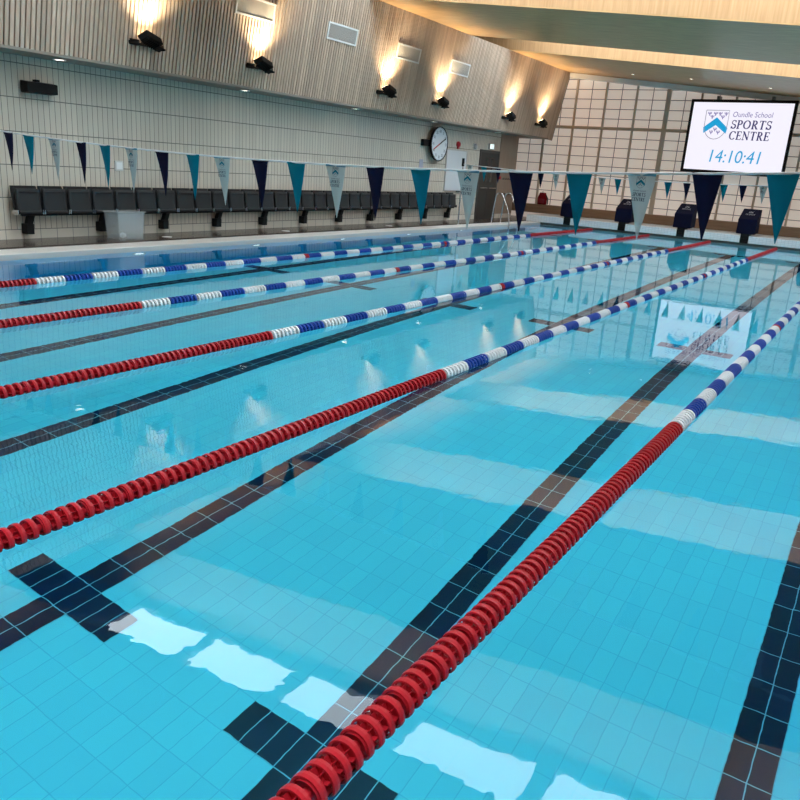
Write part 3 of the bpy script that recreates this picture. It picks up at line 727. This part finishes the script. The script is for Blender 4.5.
fl_lab = ['nearest, at the upper left', 'second from the left', 'third from the left', 'fourth from the left', 'fifth from the left', 'farthest, by the end wall']
for i, y in enumerate(fy + [4.6, 1.2]):
    o = f0 if i == 0 else copy_tree(f0); o.location = bpt(y, .36, .0)
    o.rotation_euler = (0, 0, 0)
    if i < 6: tag(o, 'black floodlight shining up the battened bulkhead, %s' % fl_lab[i], 'floodlight', 'floodlights on the battened bulkhead')
    else: tag(o, 'black floodlight on the bulkhead beyond the left edge of the photo, %s' % ('nearer one' if i == 7 else 'farther one'), 'floodlight', 'floodlights on the battened bulkhead')
def vent():
    r = empty('vent_grille', (0, 0, 0))
    hw, hs_ = .52, .17
    def q(y, s, n): return Vector((0, y, 0)) + bd*s + bn*n
    def bb(mb, y0, y1, s0, s1, n0, n1): mb.hexa([q(y0, s0, n0), q(y0, s0, n1), q(y1, s0, n1), q(y1, s0, n0), q(y0, s1, n0), q(y0, s1, n1), q(y1, s1, n1), q(y1, s1, n0)])
    f = MB(); t = .035
    bb(f, -hw, hw, -hs_, -hs_+t, 0, .025); bb(f, -hw, hw, hs_-t, hs_, 0, .025); bb(f, -hw, -hw+t, -hs_+t, hs_-t, 0, .025); bb(f, hw-t, hw, -hs_+t, hs_-t, 0, .025)
    f.build('frame', mat('white vent frame', (.66, .67, .66), .4), r)
    s = MB()
    for j in range(46): 
        y = -hw+t+.01+j*(2*hw-2*t-.02)/46; bb(s, y, y+.012, -hs_+t, hs_-t, .0, .016)
    s.build('louvre', mat('grey vent louvre', (.42, .40, .37), .5), r)
    b = MB(); bb(b, -hw+.01, hw-.01, -hs_+.01, hs_-.01, .001, .006); b.build('backing', mat('vent backing', (.24, .22, .2), .7), r)
    return r
v0 = vent()
for i, y in enumerate([11.24, 13.93, 16.62, 19.24]):
    o = v0 if i == 0 else copy_tree(v0); o.location = bpt(y, (4.25-BZ0)/bd.z, .0)
    tag(o, 'rectangular white framed vent grille on the battened bulkhead, %s from the left' % ORD[i], 'vent', 'vent grilles on the bulkhead')
# downlights in the soffit
def down():
    r = empty('downlight', (0, 0, 0))
    MB().lathe([(.07, 0), (.1, 0), (.1, -.012), (.07, -.008)], 24, closed=True).build('rim', m_white, r)
    MB().lathe([(0, -.002), (.07, -.002), (.07, -.004), (0, -.004)], 24).build('lens', mat('lit downlight lens', (.9, .85, .8), .3, emit=(1, .86, .68), es=6), r)
    return r
d0 = down()
for i, y in enumerate([7.5, 11.6, 15.35, 19.1, 23.2]):
    o = d0 if i == 0 else copy_tree(d0); o.location = (-10.5, y, 2.859)
    tag(o, 'small round downlight in the soffit above the seats, %s from the left' % ORD[i], 'downlight', 'downlights in the soffit')

# ceiling downlights on the last beam
for i, (x, y) in enumerate([(-7.0, 25.2), (-5.1, 24.8), (-2.9, 25.0)]):
    o = copy_tree(d0); o.location = (x, y, cz(x)-.002); o.rotation_euler = (0, math.atan(.0963), 0); o.scale = (.55,)*3
    tag(o, 'tiny spotlight in the timber ceiling by the far wall, %s from the left' % ORD[i], 'downlight', 'spotlights in the timber ceiling')

# pool lights set in the side wall at the water line
def poolight():
    r = empty('pool_light', (0, 0, 0))
    MB().lathe([(.09, .0), (.13, .0), (.13, .02), (.09, .015)], 28, RY, closed=True).build('ring', m_steel, r)
    MB().lathe([(0, .002), (.09, .002), (.085, .01), (0, .012)], 28, RY).build('lens', mat('white lamp lens', (.9, .95, .95), .2, emit=(.85, .97, 1), es=1.5), r)
    return r
p0 = poolight()
for i, y in enumerate([8.0, 10.8, 13.6, 16.4, 19.2]):
    o = p0 if i == 0 else copy_tree(p0); o.location = (PL+.001, y, -.26)
    tag(o, 'round white pool light in the left pool wall under water, %s from the left' % ORD[i], 'pool light', 'lights in the left pool wall')
for i, y in enumerate([9.3, 12.6, 16.7]):
    pl = MB().lathe([(0, 0), (.09, 0), (.09, .006), (0, .008)], 20).build('deck_drain', m_white, loc=(-10.22, y, .1))
    tag(pl, 'round white drain cover in the dark deck, %s from the left' % ORD[i], 'drain', 'drain covers in the deck')

# ladder with grab rails
ld = empty('pool_ladder', (PL, 22.5, .075)); tag(ld, 'stainless steel pool ladder with curved handrails at the left edge near the door', 'ladder')
for j, dy in enumerate((-.36, .30)):
    pts = [(-.50, dy, .008), (-.46, dy, .5), (-.42, dy, .80)]
    for a in range(150, 20, -20): pts.append((-.30 + .13*math.cos(math.radians(a)), dy, .82 + .12*math.sin(math.radians(a))))
    pts += [(.0, dy, .52), (.08, dy, .30), (.12, dy, .05), (.12, dy, -.9)]
    MB().tube(pts, .02, 10).build('handrail', m_steel, ld)
    MB().lathe([(0, 0), (.05, 0), (.05, .012), (.02, .02)], 16, Matrix.Translation((-.50, dy, 0.001))).build('flange', m_steel, ld)
for z in (-.25, -.5, -.75): MB().box(.08, .16, -.36, .30, z, z+.025).build('tread', m_steel, ld)

# hanging conduit under the ceiling at the far wall (cable tray carriers)
